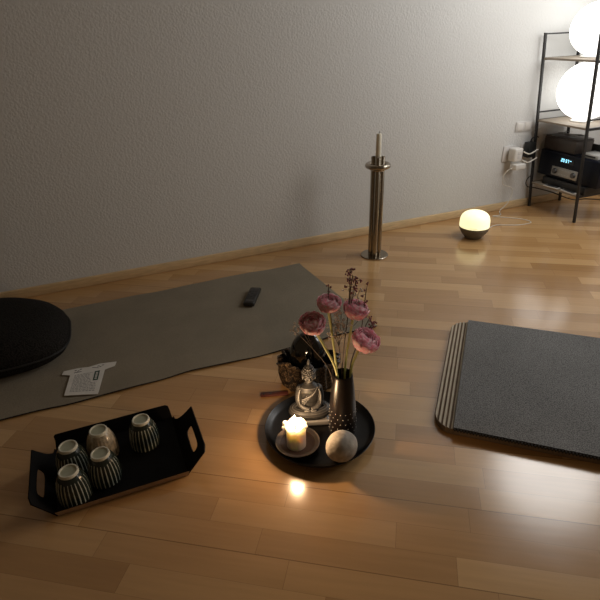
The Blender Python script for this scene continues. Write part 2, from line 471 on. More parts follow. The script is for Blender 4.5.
def globe(name, label, x, y, zbot, r):
    t = thing(name, label, 'lamp', (x, y, zbot), group='globe lamps on the rack')
    bm = B(); lathe(bm, [(0, .0005), (.055, .0005), (.056, .004), (.05, .009), (0, .010)], 40); obj('base', bm, M['white'], t)
    bm = B(); n = 30; prof = []
    for i in range(n+1):
        a = -PI/2+PI*i/n
        if i == n: prof.append((0, r*.96*2+.009)); continue
        rr = r*math.cos(a); zz = .009+r*.96*(1+math.sin(a))
        if zz < .0125: continue
        prof.append((rr, zz))
    prof = [(0, .0115)]+prof
    lathe(bm, prof, 64); obj('globe', bm, M['globe'], t)
globe('globe_lamp', 'large glowing white globe lamp on the middle rack board', 2.462, 2.095, SHZ[1], .148)
globe('globe_lamp', 'smaller glowing white globe lamp on the top rack board', 2.428, 2.085, SHZ[2], .124)

# radio and what is round it
z0 = SHZ[0]
t = thing('disc_player', 'flat black player box under the radio on the lowest board', 'player', (2.455, 2.06, z0))
bm = B(); box(bm, (0, 0, .0215), (.15, .29, .042), .004); obj('body', bm, M['blackplastic'], t)
for sx in (-.06, .06):
    for sy in (-.12, .12):
        bm = B(); lathe(bm, [(0, .0), (.008, .0), (.008, .0015), (0, .0015)], 16, c=(sx, sy, 0)); obj('foot', bm, M['mat_dark'], t)
RXF, RZ = 2.392, z0+.0425
t = thing('radio', 'wide black stereo radio with silver front panel and lit display', 'radio', (RXF, 2.062, RZ))
bm = B(); box(bm, (.075, 0, .071), (.15, .40, .138), .006, 3); body = obj('body', bm, M['radio'], t)
bm = B(); box(bm, (.075, 0, .0015), (.12, .3, .002)); obj('foot', bm, M['mat_dark'], t)
py = .012
bm = B(); box(bm, (-.0015, py, .042), (.006, .172, .048), .0015); pn = obj('control_panel', bm, M['panel'], t)
for dy in (.062, -.062):
    bm = B(); lathe(bm, [(0, 0), (.015, 0), (.014, .008), (.012, .010), (0, .010)], 28)
    bmesh.ops.rotate(bm, cent=(0, 0, 0), matrix=Matrix.Rotation(-PI/2, 3, 'Y'), verts=bm.verts[:])
    bmesh.ops.translate(bm, vec=(-.0045, py+dy, .042), verts=bm.verts[:]); obj('knob', bm, M['knob'], pn)
for dy in (-.03, -.01, .01, .03):
    for dz in (.030, .054):
        bm = B(); box(bm, (-.005, py+dy, dz), (.003, .013, .005), .001, 1); obj('button', bm, M['silver'], pn)
bm = B(); box(bm, (-.0005, .012, .106), (.003, .10, .03), .001, 1); ds = obj('display', bm, M['dispglass'], t)
# seven-segment digits of the clock
SEG = {'0': 'abcdef', '1': 'bc', '2': 'abged', '3': 'abgcd', '4': 'fgbc', '5': 'afgcd', '6': 'afgedc', '7': 'abc', '8': 'abcdefg', '9': 'abcdfg'}
def digit(bm, ch, y, z, w, h):
    th = .0016
    P = dict(a=(0, h/2, w, th), d=(0, -h/2, w, th), g=(0, 0, w, th), f=(w/2, h/4, th, h/2), b=(-w/2, h/4, th, h/2), e=(w/2, -h/4, th, h/2), c=(-w/2, -h/4, th, h/2))
    for s in SEG[ch]:
        dy, dz, sw, shh = P[s]; box(bm, (-.0025, y+dy, z+dz), (.001, sw+th*.4, shh+th*.4))
bm = B(); y = .043
for ch in '2037':
    digit(bm, ch, y, .107, .0075, .015); y -= .0125
    if ch == '0':
        box(bm, (-.0025, y+.001, .110), (.001, .002, .002)); box(bm, (-.0025, y+.001, .103), (.001, .002, .002)); y -= .0045
box(bm, (-.0025, y-.003, .111), (.001, .012, .003))
obj('digits', bm, M['display'], ds)
t = thing('wooden_box', 'dark brown box lying on top of the black radio', 'box', (2.475, 2.16, RZ+.1405))
bm = B(); box(bm, (0, 0, .034), (.13, .215, .067), .004); obj('body', bm, M['brownbox'], t)
bm = B(); box(bm, (0, 0, .0715), (.126, .21, .007), .002); obj('lid', bm, M['brownbox'], t)
t = thing('silver_gadget', 'small flat silver box beside the dark box on the radio', 'box', (2.455, 1.955, RZ+.1405))
bm = B(); box(bm, (0, 0, .012), (.09, .1, .023), .003); obj('body', bm, M['silver'], t)
bm = B(); box(bm, (-.0455, 0, .012), (.002, .07, .008)); obj('front_slot', bm, M['blackplastic'], t)
t = thing('box_behind', 'black box standing behind the small silver box on the radio', 'box', (2.505, 1.985, RZ+.1405)); t.name = 'black_box'
bm = B(); box(bm, (.0, 0, .028), (.006, .09, .055), .002); obj('body', bm, M['blackplastic'], t)
# tangle of thin cable on the box
rnd = random.Random(5); pts = []
for i in range(26):
    a = i*.95; pts.append((2.475+.045*math.cos(a)*(.5+.5*rnd.random()), 2.15+.075*math.sin(a*.8+1)*(.6+.4*rnd.random()), RZ+.2225+.010*rnd.random()))
bm = B(); tube(bm, spline(pts, 5), .0018, 6)
tag(obj('cable_tangle', bm, mat('clear_grey_cord', (.2, .19, .18), .3)), 'thin grey cable coiled on top of the dark brown box', 'cable')
# disc cases on the board
for i, (x, y, a, lab) in enumerate(((2.372, 2.115, .08, 'disc case with white frame lying before the radio, left of the other'), (2.375, 2.00, -.1, 'disc case with white frame lying before the radio, nearer the front leg'))):
    t = thing('disc_case', lab, 'disc case', (x-.004, y, z0), a, group='disc cases on the lowest board')
    bm = B(); box(bm, (0, 0, .003), (.038, .094, .005), .001, 1); obj('case', bm, M['paper'], t)
    bm = B(); box(bm, (0, 0, .0058), (.026, .078, .001)); obj('cover', bm, M['inkblack'], t)
# black cables by the rack
bm = B(); tube(bm, spline([(2.375, 2.27, .19), (2.33, 2.268, .16), (2.345, 2.272, .12), (2.40, 2.255, .105), (2.47, 2.20, .085), (2.50, 2.08, .07), (2.50, 1.98, .10), (2.55, 1.85, .115), (2.62, 1.80, .10)], 8), .0028, 8)
tag(obj('power_cable', bm, M['blackplastic']), 'black cable hanging in a loop beneath the lowest rack board', 'cable')

# wall sockets, adapters
def plate(name, label, x, z, w, h):
    t = thing(name, label, 'socket', (x, WY, z))
    bm = B(); box(bm, (0, -.003, 0), (w, .006, h), .002); obj('plate', bm, M['socket'], t)
    return t
t = plate('wall_socket', 'white wall socket holding the white adapters, low on the back wall', 2.185, .322, .085, .085)
bm = B(); lathe(bm, [(.021, 0), (.0225, .001), (.0225, .004), (.0, .004)], 32)
bmesh.ops.rotate(bm, cent=(0, 0, 0), matrix=Matrix.Rotation(PI/2, 3, 'X'), verts=bm.verts[:]); bmesh.ops.translate(bm, vec=(0, -.006, 0), verts=bm.verts[:]); obj('socket_well', bm, M['socket'], t)
t = plate('switch_plate', 'pale double socket plate on the wall above the plugs', 2.262, .462, .112, .052)
for sx in (-.027, .027):
    bm = B(); box(bm, (sx, -.0065, 0), (.040, .003, .038), .0012); obj('rocker', bm, M['white'], t)
t = plate('wall_socket', 'white wall socket behind the black power adapter', 2.305, .322, .08, .085)
t = thing('plug_adapter', 'blocky white multi-plug adapter in the wall socket', 'adapter', (2.195, WY-.014, .322))
bm = B(); box(bm, (.0, -.030, .002), (.058, .055, .072), .009, 3); ab = obj('body', bm, M['white'], t)
bm = B()
for dz in (-.012, .012): box(bm, (.006, -.0575, dz+.002), (.03, .002, .016), .0008, 1)
obj('outlet', bm, M['socket'], ab)
t = thing('usb_charger', 'small white charger plugged below the white adapter', 'charger', (2.205, WY-.045, .262))
bm = B(); box(bm, (0, -.02, .0), (.072, .05, .032), .006, 3); obj('body', bm, M['white'], t)
t = thing('power_adapter', 'black power adapter block in the wall socket by the rack leg', 'adapter', (2.303, WY-.012, .337))
bm = B(); box(bm, (0, -.02, 0), (.052, .04, .082), .004); obj('body', bm, M['blackplastic'], t)
bm = B(); tube(bm, spline([(.0, -.02, .041), (.0, -.022, .055), (.012, -.023, .066), (.035, -.022, .067), (.05, -.02, .062)], 6), .0035, 8); obj('cord', bm, M['blackplastic'], t)
for i, (dz, lab) in enumerate(((.018, 'upper short white cord from the adapter toward the rack'), (-.028, 'lower short white cord from the adapter toward the rack'))):
    bm = B(); tube(bm, spline([(2.226, WY-.068, .322+dz), (2.25, WY-.085, .31+dz), (2.29, WY-.082, .318+dz), (2.32, WY-.075, .326+dz)], 6), .0036, 8)
    tag(obj('audio_cable', bm, M['cord_w']), lab, 'cord')
bm = B(); pts = [(2.170, WY-.065, .258), (2.145, WY-.06, .245), (2.122, WY-.055, .212), (2.135, WY-.052, .165), (2.195, WY-.05, .140), (2.21, WY-.05, .105), (2.195, WY-.045, .05), (2.15, WY-.04, .006), (2.11, 2.2, .0035), (2.06, 2.20, .003), (2.16, 2.10, .003), (2.17, 2.03, .003), (2.08, 2.03, .003), (1.97, 2.08, .003), (1.88, 2.04, .003), (1.82, 2.008, .006)]
tube(bm, spline(pts, 8), .0019, 8)
tag(obj('charging_cord', bm, M['cord_w']), 'thin white cord running over the floor to the egg night light', 'cord')

# ------------------------------------------------------------------ taupe mat with cushion, tag, remote
X0, X1, Y0, Y1 = -1.3, .822, 1.432, 2.078
bm = B(); nx, ny = 150, 40
def mat_pt(i, j):
    u, v = i/nx, j/ny
    x1 = X1 + .042*(1-v)
    x = X0+(x1-X0)*u; y = Y0+(Y1-Y0)*v
    e = abs(v-.5)*2
    wob = .010*noise.noise(Vector((x*3.1, v*2, 0)))+.005*noise.noise(Vector((x*9, v*3, 4)))
    y += wob*max(0, e-.6)/.4
    z = .0062+.0016*noise.noise(Vector((x*4, y*4, 2)))
    ed = max(0, e-.9)/.1
    if v < .5: z += .003*ed*(noise.noise(Vector((x*6, 0, 9)))+.35)
    else: z += .0035*ed*(noise.noise(Vector((x*7, 0, 3)))+.4)
    return x, y, max(.0045, z)
g = [[bm.verts.new(mat_pt(i, j)) for j in range(ny+1)] for i in range(nx+1)]
lo = [[bm.verts.new((g[i][j].co.x, g[i][j].co.y, max(.0003, g[i][j].co.z-.0045))) for j in range(ny+1)] for i in range(nx+1)]
for i in range(nx):
    for j in range(ny):
        bm.faces.new((g[i][j], g[i+1][j], g[i+1][j+1], g[i][j+1]))
        f = bm.faces.new((lo[i][j], lo[i][j+1], lo[i+1][j+1], lo[i+1][j])); f.material_index = 1
for i in range(nx):
    for j, s in ((0, 1), (ny, -1)):
        a, b, c, d = lo[i][j], lo[i+1][j], g[i+1][j], g[i][j]
        f = bm.faces.new((a, b, c, d) if s > 0 else (d, c, b, a)); f.material_index = 1
for j in range(ny):
    for i, s in ((0, -1), (nx, 1)):
        a, b, c, d = lo[i][j], lo[i][j+1], g[i][j+1], g[i][j]
        f = bm.faces.new((a, b, c, d) if s > 0 else (d, c, b, a)); f.material_index = 1
tag(obj('exercise_mat', bm, [M['mat_beige'], M['mat_dark']]), 'long taupe mat with black edge rolled out along the wall', 'mat')

t = thing('floor_cushion', 'dark knitted round floor cushion at the left end of the taupe mat', 'cushion', (-.505, 1.862, .0075))
def sup(a, rx_, ry_, e):
    c, d = math.cos(a), math.sin(a)
    return rx_*math.copysign(abs(c)**(2/e), c), ry_*math.copysign(abs(d)**(2/e), d)
bm = B(); n = 160; rings = []
prof = [(.45, .0), (.78, .001), (.9, .008), (.965, .024), (1.0, .05), (.985, .07), (.93, .092), (.83, .110), (.68, .121), (.45, .126), (.2, .1275)]
for q, z in prof:
    ring = []
    for i in range(n):
        a = 2*PI*i/n; x, y = sup(a, .325, *((.25, 2.15) if math.sin(a) > 0 else (.24, 4.4))); k = q*(1+.004*math.sin(i*PI/1.0)*(1 if .02 < z < .12 else 0))
        x -= .12*max(0, y)
        ring.append(bm.verts.new((x*k, y*k, z+.004*noise.noise(Vector((x*q*7, y*q*7, z*9)))*(1 if z > .03 else 0))))
    rings.append(ring)
for p, q in zip(rings, rings[1:]):
    for i in range(n): bm.faces.new((p[i], p[(i+1) % n], q[(i+1) % n], q[i]))
bm.faces.new(rings[0][::-1]); bm.faces.new(rings[-1])
cu = obj('cover', bm, M['cushion'], t)
bm = B(); pts = [sup(2*PI*i/100, .3265, *((.2515, 2.15) if math.sin(2*PI*i/100) > 0 else (.2415, 4.4)))+(.048,) for i in range(101)]
pts = [(x-.12*max(0, y), y, z) for x, y, z in pts]
tube(bm, pts, .0035, 8, caps=False); obj('piping', bm, M['piping'], cu)

# T-shirt-shaped paper tag
t = thing('care_card', 'white shirt-shaped printed card lying on the taupe mat', 'card', (0, 0, 0))
ZC = .0098
sh = [(-.213, 1.468), (-.116, 1.432), (-.087, 1.560), (-.054, 1.568), (-.047, 1.592), (-.10, 1.603), (-.135, 1.598), (-.168, 1.606), (-.213, 1.607), (-.219, 1.588), (-.194, 1.574)]
bm = B(); prism(bm, sh, ZC, ZC+.0012); obj('card', bm, M['paper'], t, smooth=False)
def card_uv(u, v):   # u across, v down the shirt body
    a = Vector((-.188, 1.575)); b = Vector((-.094, 1.566)); c = Vector((-.208, 1.473)); d = Vector((-.119, 1.440))
    p = (a*(1-u)+b*u)*(1-v)+(c*(1-u)+d*u)*v; return p.x, p.y
bm = B(); rnd = random.Random(3)
for r in range(13):
    v = .06+r*.068; u = .10
    while u < .88:
        w = rnd.uniform(.03, .12); u2 = min(.9, u+w)
        if not (u2 > .72 and v < .5):
            x0, y0 = card_uv(u, v); x1, y1 = card_uv(u2, v); x2, y2 = card_uv(u2, v+.028); x3, y3 = card_uv(u, v+.028)
            prism(bm, [(x0, y0), (x3, y3), (x2, y2), (x1, y1)], ZC+.0012, ZC+.0014)
        u = u2+.025
obj('print_lines', bm, M['print'], t, smooth=False)
bm = B(); q = [card_uv(*p) for p in ((.76, .04), (.76, .46), (.93, .46), (.93, .04))]; prism(bm, q, ZC+.0012, ZC+.0015); lb = obj('green_label', bm, M['green'], t, smooth=False)
bm = B()
for k in range(5):
    q = [card_uv(.81+dx, .10+k*.065+dv) for dx, dv in ((0, 0), (0, .045), (.07, .045), (.07, 0))]; prism(bm, q, ZC+.0015, ZC+.0016)
obj('label_marks', bm, M['paper'], lb, smooth=False)
for cx_, cy_ in ((-.176, 1.594), (-.168, 1.588), (-.160, 1.595), (-.105, 1.590), (-.099, 1.583), (-.09, 1.590)):
    bm = B(); prism(bm, [(cx_+.004*math.cos(a), cy_+.002*math.sin(a)) for a in [i*PI/4 for i in range(8)]], ZC+.0012, ZC+.0015)
    obj('motif', bm, M['inkblack'], t, smooth=False)
for q in ([(-.182, 1.581), (-.158, 1.579), (-.158, 1.5815), (-.182, 1.5835)], [(-.125, 1.588), (-.105, 1.578), (-.105, 1.5805), (-.125, 1.5905)]):
    bm = B(); prism(bm, q, ZC+.0012, ZC+.0015); obj('motif', bm, M['inkblack'], t, smooth=False)

t = thing('remote_control', 'black remote control lying on the taupe mat', 'remote', (.512, 1.832, .0075), math.radians(60))
bm = B(); box(bm, (0, 0, .010), (.142, .046, .017), .006, 3); obj('shell', bm, M['remote'], t)
for x, y in ((.045, 0), (.03, .011), (.03, -.011), (.03, 0), (.015, 0), (.0, .011), (.0, -.011), (-.012, .0)):
    bm = B(); lathe(bm, [(0, 0), (.0042, 0), (.0038, .0015), (0, .0018)], 14, c=(x, y, .0182)); obj('button', bm, M['button'], t)
bm = B()
for k in range(7): box(bm, (-.047, .0135-k*.0045, .0188), (.0026, .0034, .0006))
obj('print', bm, M['print'], t, smooth=False)

# ------------------------------------------------------------------ tea tray with five cups
t = thing('serving_tray', 'black folded rectangular tray with cut-out handles on the floor', 'tray', (0, 0, 0))
bx0, bx1, by0, by1, bz, th = -.236, .076, 1.0, 1.232, .004, .003
bm = B(); box(bm, ((bx0+bx1)/2, (by0+by1)/2, bz), (bx1-bx0, by1-by0, .004)); obj('bottom', bm, M['ttray'], t, smooth=False)
def sheet(bm, front, back, thick, holes=None):
    """front: outline points (3-D, one plane); gives it thickness along the plane normal; optional slot hole outline of the same winding."""
    pts = [Vector(p) for p in front]
    n = (pts[1]-pts[0]).cross(pts[2]-pts[1]).normalized()*thick
    return pts, n
def plate3(name, outline, hole, thick, mats, parent):
    pts = [Vector(p) for p in outline]
    n = Vector((0, 0, 0))
    for i in range(len(pts)): n += pts[i].cross(pts[(i+1) % len(pts)])
    n.normalize(); n *= thick
    bm = B()
    A = [bm.verts.new(p) for p in pts]; A2 = [bm.verts.new(p+n) for p in pts]
    ea = [bm.edges.new((A[i], A[(i+1) % len(A)])) for i in range(len(A))]
    eb = [bm.edges.new((A2[i], A2[(i+1) % len(A)])) for i in range(len(A))]
    loops = [(A, A2)]
    if hole:
        Hh = [Vector(p) for p in hole]
        H1 = [bm.verts.new(p) for p in Hh]; H2 = [bm.verts.new(p+n) for p in Hh]
        ea += [bm.edges.new((H1[i], H1[(i+1) % len(H1)])) for i in range(len(H1))]
        eb += [bm.edges.new((H2[i], H2[(i+1) % len(H1)])) for i in range(len(H1))]
        loops.append((H1, H2))
    fa = bmesh.ops.triangle_fill(bm, edges=ea, use_beauty=True)
    fb = bmesh.ops.triangle_fill(bm, edges=eb, use_beauty=True)
    for f in fb['geom']:
        if isinstance(f, bmesh.types.BMFace): f.material_index = 1 if len(mats) > 1 else 0
    for P, Q in loops:
        for i in range(len(P)):
            j = (i+1) % len(P); bm.faces.new((P[i], P[j], Q[j], Q[i]))
    return obj(name, bm, mats, parent, smooth=False)
# handle panels, flaring outwards
def handle(sgn, bx):
    def P(y, s): return (bx+sgn*((.042 if sgn < 0 else .052)*s), y, .004+.074*s)     # s 0 at the fold, 1 at the top edge
    out = [P(by0, 0), P(by1-.005, 0)]
    # notch curve from back flap to the tip
    for a in [i/8 for i in range(9)]:
        y = by1-.004-(.062)*a; s = .10+.36*(1-math.cos(a*PI/2))+.54*a**3
        out.append(P(y, min(1, s)))
    out += [P(by1-.068, 1.0), P(by0+.004, 1.0), P(by0-.012, .90), P(by0-.006, .45)]
    hole = []
    yc, sc, hy, hs = by0+.072, .60, .044, .16
    for i in range(20):
        a = 2*PI*i/20; ca, sa = math.cos(a), math.sin(a)
        hole.append(P(yc+hy*math.copysign(abs(ca)**.5, ca), sc+hs*math.copysign(abs(sa)**.5, sa)))
    plate3('handle', out, hole, -th if sgn > 0 else th, [M['ttray']], t)
handle(-1, bx0); handle(1, bx1)
# back flap
out = [(bx0, by1, .004), (bx1, by1, .004), (bx1-.003, by1+.008, .03), (bx1-.006, by1+.014, .042), (bx1-.014, by1+.016, .046), (bx0+.006, by1+.016, .046), (bx0+.002, by1+.014, .042), (bx0+.003, by1+.008, .03)]
out = [(x, by1+(z-.004)*.33, z) for x, y, z in out]
plate3('back_flap', out, None, .003, [M['ttray']], t)
# front lip: black inside, bare pale outside
out = [(bx0+.006, by0, .003), (bx1-.002, by0, .003), (bx1+.002, by0-.010, .026), (bx0+.002, by0-.010, .026)]
bm = B(); a = [Vector(p) for p in out]; nrm = Vector((0, -.92, -.4))*.002
v1 = [bm.verts.new(p) for p in a]; v2 = [bm.verts.new(p+nrm) for p in a]
bm.faces.new(v1); f = bm.faces.new(v2[::-1]); f.material_index = 1
for i in range(4): bm.faces.new((v1[i], v1[(i+1) % 4], v2[(i+1) % 4], v2[i]))
obj('front_lip', bm, [M['ttray'], M['ttray_edge']], t, smooth=False)

def make_cup(name, body):
    t = thing(name, 'x', 'cup', (0, 0, 0), 0, 'tea cups upside down on the black tray')
    bm = B()
    rib = lambda a, z: 1+.016*math.sin(a*24)*(1 if z < .062 else 0)
    prof = [(.0335, .004), (.0345, .0), (.0375, .001), (.0385, .006), (.0385, .02), (.0376, .036), (.0345, .054), (.0285, .070), (.0232, .0765)]
    inner = [(.0225, .066), (.030, .05), (.0335, .03), (.0345, .012), (.0335, .004)]
    lathe(bm, prof, 144, rib=rib); lathe(bm, [(.0232, .0765), (0, .0765)], 144)
    lathe(bm, [(0, .066)]+inner, 96)
    obj('bowl', bm, M[body], t)
    bm = B(); lathe(bm, [(.0230, .0755), (.0224, .0825), (.0215, .0842), (.0188, .0842), (.0180, .0818)], 48); obj('foot_ring', bm, M['cup_edge'], t)
    bm = B(); lathe(bm, [(.0181, .0819), (.010, .0810), (0, .0808)], 48); obj('foot_well', bm, M['cup_foot'], t)
    return t
cz = .0062
cup0 = make_cup('tea_cup', 'cup'); cupc = make_cup('tea_cup', 'cup_cream')
def copy_tree(o):
    c = o.copy(); C.objects.link(c)
    for ch in [k for k in C.objects if k.parent == o]:
        d = ch.copy(); C.objects.link(d); d.parent = c
    return c
spots = [(-.190, 1.041, .2, 'dark striped tea cup upturned on the tray, nearest the left handle and front lip'),
         (-.190, 1.130, 1.3, 'dark striped tea cup upturned on the tray, behind the one at the front left corner'),
         (-.117, 1.071, 2.1, 'dark striped tea cup upturned on the tray, just in front of the cream speckled cup'),
         (-.009, 1.157, 3.4, 'dark striped tea cup upturned on its own near the right tray handle')]
for i, (x, y, a, lab) in enumerate(spots):
    o = cup0 if i == 0 else copy_tree(cup0)
    o.location = (x, y, cz); o.rotation_euler = (0, 0, a); o['label'] = lab
cupc.location = (-.116, 1.160, cz); cupc.rotation_euler = (0, 0, .5)
cupc['label'] = 'cream speckled tea cup upturned in the back row of the black tray'

# ------------------------------------------------------------------ round tray and its things
TX, TY = .439, 1.0
t = thing('round_tray', 'round black lacquered tray raised slightly off the floor', 'tray', (TX, TY, 0))
bm = B(); lathe(bm, [(0, .010), (.10, .010), (.128, .012), (.142, .018), (.1485, .0285), (.150, .0300), (.1490, .0308), (.1465, .0295), (.139, .0215), (.127, .0168), (.10, .0155), (0, .0155)], 96); obj('dish', bm, M['rtray'], t)
bm = B(); lathe(bm, [(.095, .0), (.10, .0), (.101, .011), (.094, .011)], 64, close=True); obj('foot', bm, M['rtray'], t)
TZ = .0158
# saucer + candle
SX, SY = .3605, .968
t = thing('saucer', 'small grey saucer under the burning candle', 'saucer', (SX, SY, TZ))
bm = B(); lathe(bm, [(0, 0), (.032, 0), (.036, .003), (.052, .009), (.0575, .0145), (.0585, .0165), (.057, .0175), (.0545, .0165), (.046, .0115)], 64); lathe(bm, [(.046, .0115), (.040, .0075), (.034, .0065), (0, .0065)], 64, mi=1)
obj('dish', bm, [M['saucer'], M['saucer_in']], t)
t = thing('pillar_candle', 'short burning cream candle with melted ragged top on the saucer', 'candle', (SX-.004, SY-.002, TZ+.0067))
bm = B(); n = 64; prof = []
rings = []
rnd = random.Random(11)
def topz(a): return .069+.012*noise.noise(Vector((math.cos(a)*1.6, math.sin(a)*1.6, 3)))+.003*noise.noise(Vector((math.cos(a)*4, math.sin(a)*4, 8)))
def topr(a): return 1.0+.22*max(0, noise.noise(Vector((math.cos(a)*2.2, math.sin(a)*2.2, 13))))
levels = [(.0, .0235, 0), (.001, .0252, 0), (.02, .0255, 0), (.045, .0255, 0), (.8, .0258, 1), (.92, .0268, 1), (1.0, .0275, 1), (1.0, .0235, 2), (.88, .0205, 2), (.80, .015, 2)]
for l, r, k in levels:
    ring = []
    for i in range(n):
        a = 2*PI*i/n
        z = l if k == 0 else topz(a)*l
        rr = r*(1 if k == 0 else 1+(topr(a)-1)*(1 if l > .9 else .4))
        ring.append(bm.verts.new((rr*math.cos(a), rr*math.sin(a), z)))
    rings.append(ring)
for p, q in zip(rings, rings[1:]):
    for i in range(n): bm.faces.new((p[i], p[(i+1) % n], q[(i+1) % n], q[i]))
cb = bm.verts.new((0, 0, 0)); ct = bm.verts.new((0, 0, .054))
for i in range(n):
    bm.faces.new((rings[0][(i+1) % n], rings[0][i], cb)); bm.faces.new((rings[-1][i], rings[-1][(i+1) % n], ct))
# drip lump on the left side
ball(bm, (-.0275, .013, .058), (.006, .007, .005)); ball(bm, (-.023, .018, .066), (.007, .007, .008)); ball(bm, (.02, -.016, .068), (.007, .006, .006))
obj('wax', bm, M['wax'], t)
bm = B(); tube(bm, [(0, 0, .053), (0, 0, .062), (-.002, .001, .070)], .0012, 6); wk = obj('wick', bm, M['wick'], t)
FZ = .070
bm = B(); lathe(bm, [(0, 0), (.003, .002), (.0052, .007), (.005, .013), (.0032, .021), (.0014, .028), (0, .033)], 24, c=(-.002, .001, FZ-.003)); fl = obj('flame', bm, emission_mat('candle_flame', (1, .72, .38), 22.0), t)
lt = bpy.data.lights.new('flame_light', 'POINT'); lt.energy = 1.7; lt.color = (1, .65, .36); lt.shadow_soft_size = .012
lo_ = bpy.data.objects.new('flame_light', lt); C.objects.link(lo_); lo_.parent = t; lo_.location = (-.002, .001, FZ+.036)

# pebble
bm = B(); ball(bm, (0, 0, 0), (.043, .038, .0395), 48, 32)
for v in bm.verts: v.co *= 1+.05*noise.noise(v.co*22)+.012*noise.noise(v.co*70)
tag(obj('pebble', bm, M['stone'], loc=(.4455, .880, TZ+.0395+.0015), rot=(.15, -.1, .4)), 'rounded grey pebble at the front of the round tray', 'stone')

# ------------------------------------------------------------------ vase with flowers
VX, VY = .491, .966
t = thing('vase', 'slim dark vase with white dots, full of pink flowers', 'vase', (VX, VY, TZ))
bm = B(); prof = [(0, .0), (.033, 0), (.0355, .002), (.0365, .012), (.0362, .05), (.034, .10), (.0298, .15), (.0258, .188), (.0250, .194), (.0241, .195), (.0230, .193), (.0248, .17), (.030, .12), (.0318, .06), (.032, .015), (0, .012)]
lathe(bm, prof, 64)
def vr(z):
    P = prof[2:8]
    for (r0, z0_), (r1, z1_) in zip(P, P[1:]):
        if z0_ <= z <= z1_: return r0+(r1-r0)*(z-z0_)/(z1_-z0_)
    return .035
for k in range(5):
    z = .024+k*.0155
    for i in range(16):
        a = 2*PI*(i+.5*(k % 2))/16+.15
        ball(bm, (vr(z)*math.cos(a), vr(z)*math.sin(a), z), .0011, 8, 6, mi=1)
obj('body', bm, [M['vase'], M['dot']], t)

def bloom_mesh(bm, seed, R):
    """ranunculus: many overlapping cupped petals wrapped round a small centre, facing +Z"""
    rnd = random.Random(seed)
    shells = 9
    for s in range(shells):
        q = s/(shells-1)
        rad = R*(.20+.80*q)                 # sphere radius of the shell
        npet = 4+int(q*5)
        open_ = math.radians(22+56*q)       # angle from the axis where the rim ends
        wid = 2*PI/npet*1.5
        ph = rnd.random()*6.28
        for k in range(npet):
            a0 = ph+2*PI*k/npet+rnd.uniform(-.1, .1)
            jr = 1+rnd.uniform(-.05, .05); jo = rnd.uniform(-.13, .13)
            nu, nv = 7, 7; G = []
            for iu in range(nu):
                u = iu/(nu-1)-.5; row = []
                for iv in range(nv):
                    v = iv/(nv-1)
                    pol = math.radians(165)*(1-v)+(open_+jo)*v
                    pol += .32*(abs(u)*2)**2.4*v           # rounded petal end
                    a = a0+u*wid*(.35+.65*math.sin(min(1, v*1.25)*PI/2))
                    rr = rad*jr*(1+.035*v*math.sin(u*14+k+s)+.05*v*v*v*(1 if s > 5 else 0))+(.0004*k)
                    zz = rr*math.cos(pol)*1.0
                    row.append(bm.verts.new((rr*math.sin(pol)*math.cos(a), rr*math.sin(pol)*math.sin(a), zz)))
                G.append(row)
            for iu in range(nu-1):
                for iv in range(nv-1):
                    bm.faces.new((G[iu][iv], G[iu+1][iv], G[iu+1][iv+1], G[iu][iv+1]))
    ball(bm, (0, 0, R*.05), (R*.2, R*.2, R*.17), 12, 8)

TOPZ = TZ+.195
def flower(seed, head, R, base, tilt, label, thick=.0031):
    hx, hy, hz = head
    t = thing('pink_flower', label, 'flower', (VX+base[0], VY+base[1], TZ+.016), 0, 'pink flowers in the dark vase')
    o = Vector((VX+base[0], VY+base[1], TZ+.016)); H = Vector(head)-o
    axis = Vector(tilt).normalized()
    bottom = H-axis*R*.75
    rimp = Vector((base[2], base[3], TOPZ-o.z)) - Vector((base[0], base[1], 0))
    pts = spline([Vector((0, 0, 0)), rimp, rimp.lerp(bottom, .55)+Vector((0, 0, .012)), bottom], 8)
    bm = B(); tube(bm, pts, thick, 8); obj('stem', bm, M['stem'], t)
    bm = B(); bloom_mesh(bm, seed, R)
    q = axis.to_track_quat('Z', 'Y').to_matrix()
    bmesh.ops.rotate(bm, cent=(0, 0, 0), matrix=q, verts=bm.verts[:]); bmesh.ops.translate(bm, vec=H, verts=bm.verts[:])
    me = obj('bloom', bm, M['petal'], t)
    md = me.modifiers.new('solid', 'SOLIDIFY'); md.thickness = .0005
flower(1, (.464, .988, .412), .0265, (-.006, .006, -.012, .012), (.1, -.18, .95), 'uppermost round pink flower, left of the centre in the bouquet')
flower(2, (.412, .972, .376), .0285, (-.010, -.004, -.018, -.004), (-.2, -.18, .9), 'leftmost pink flower of the bouquet, over the black vessel')
flower(3, (.535, .985, .382), .028, (.008, .008, .012, .012), (.2, -.15, .95), 'pink flower in the upper right of the bouquet, above the lowest one')
flower(4, (.545, .950, .308), .032, (.012, -.006, .018, -.008), (.3, -.32, .85), 'lowest and rightmost pink flower of the bouquet, nearest the vase rim', .0034)

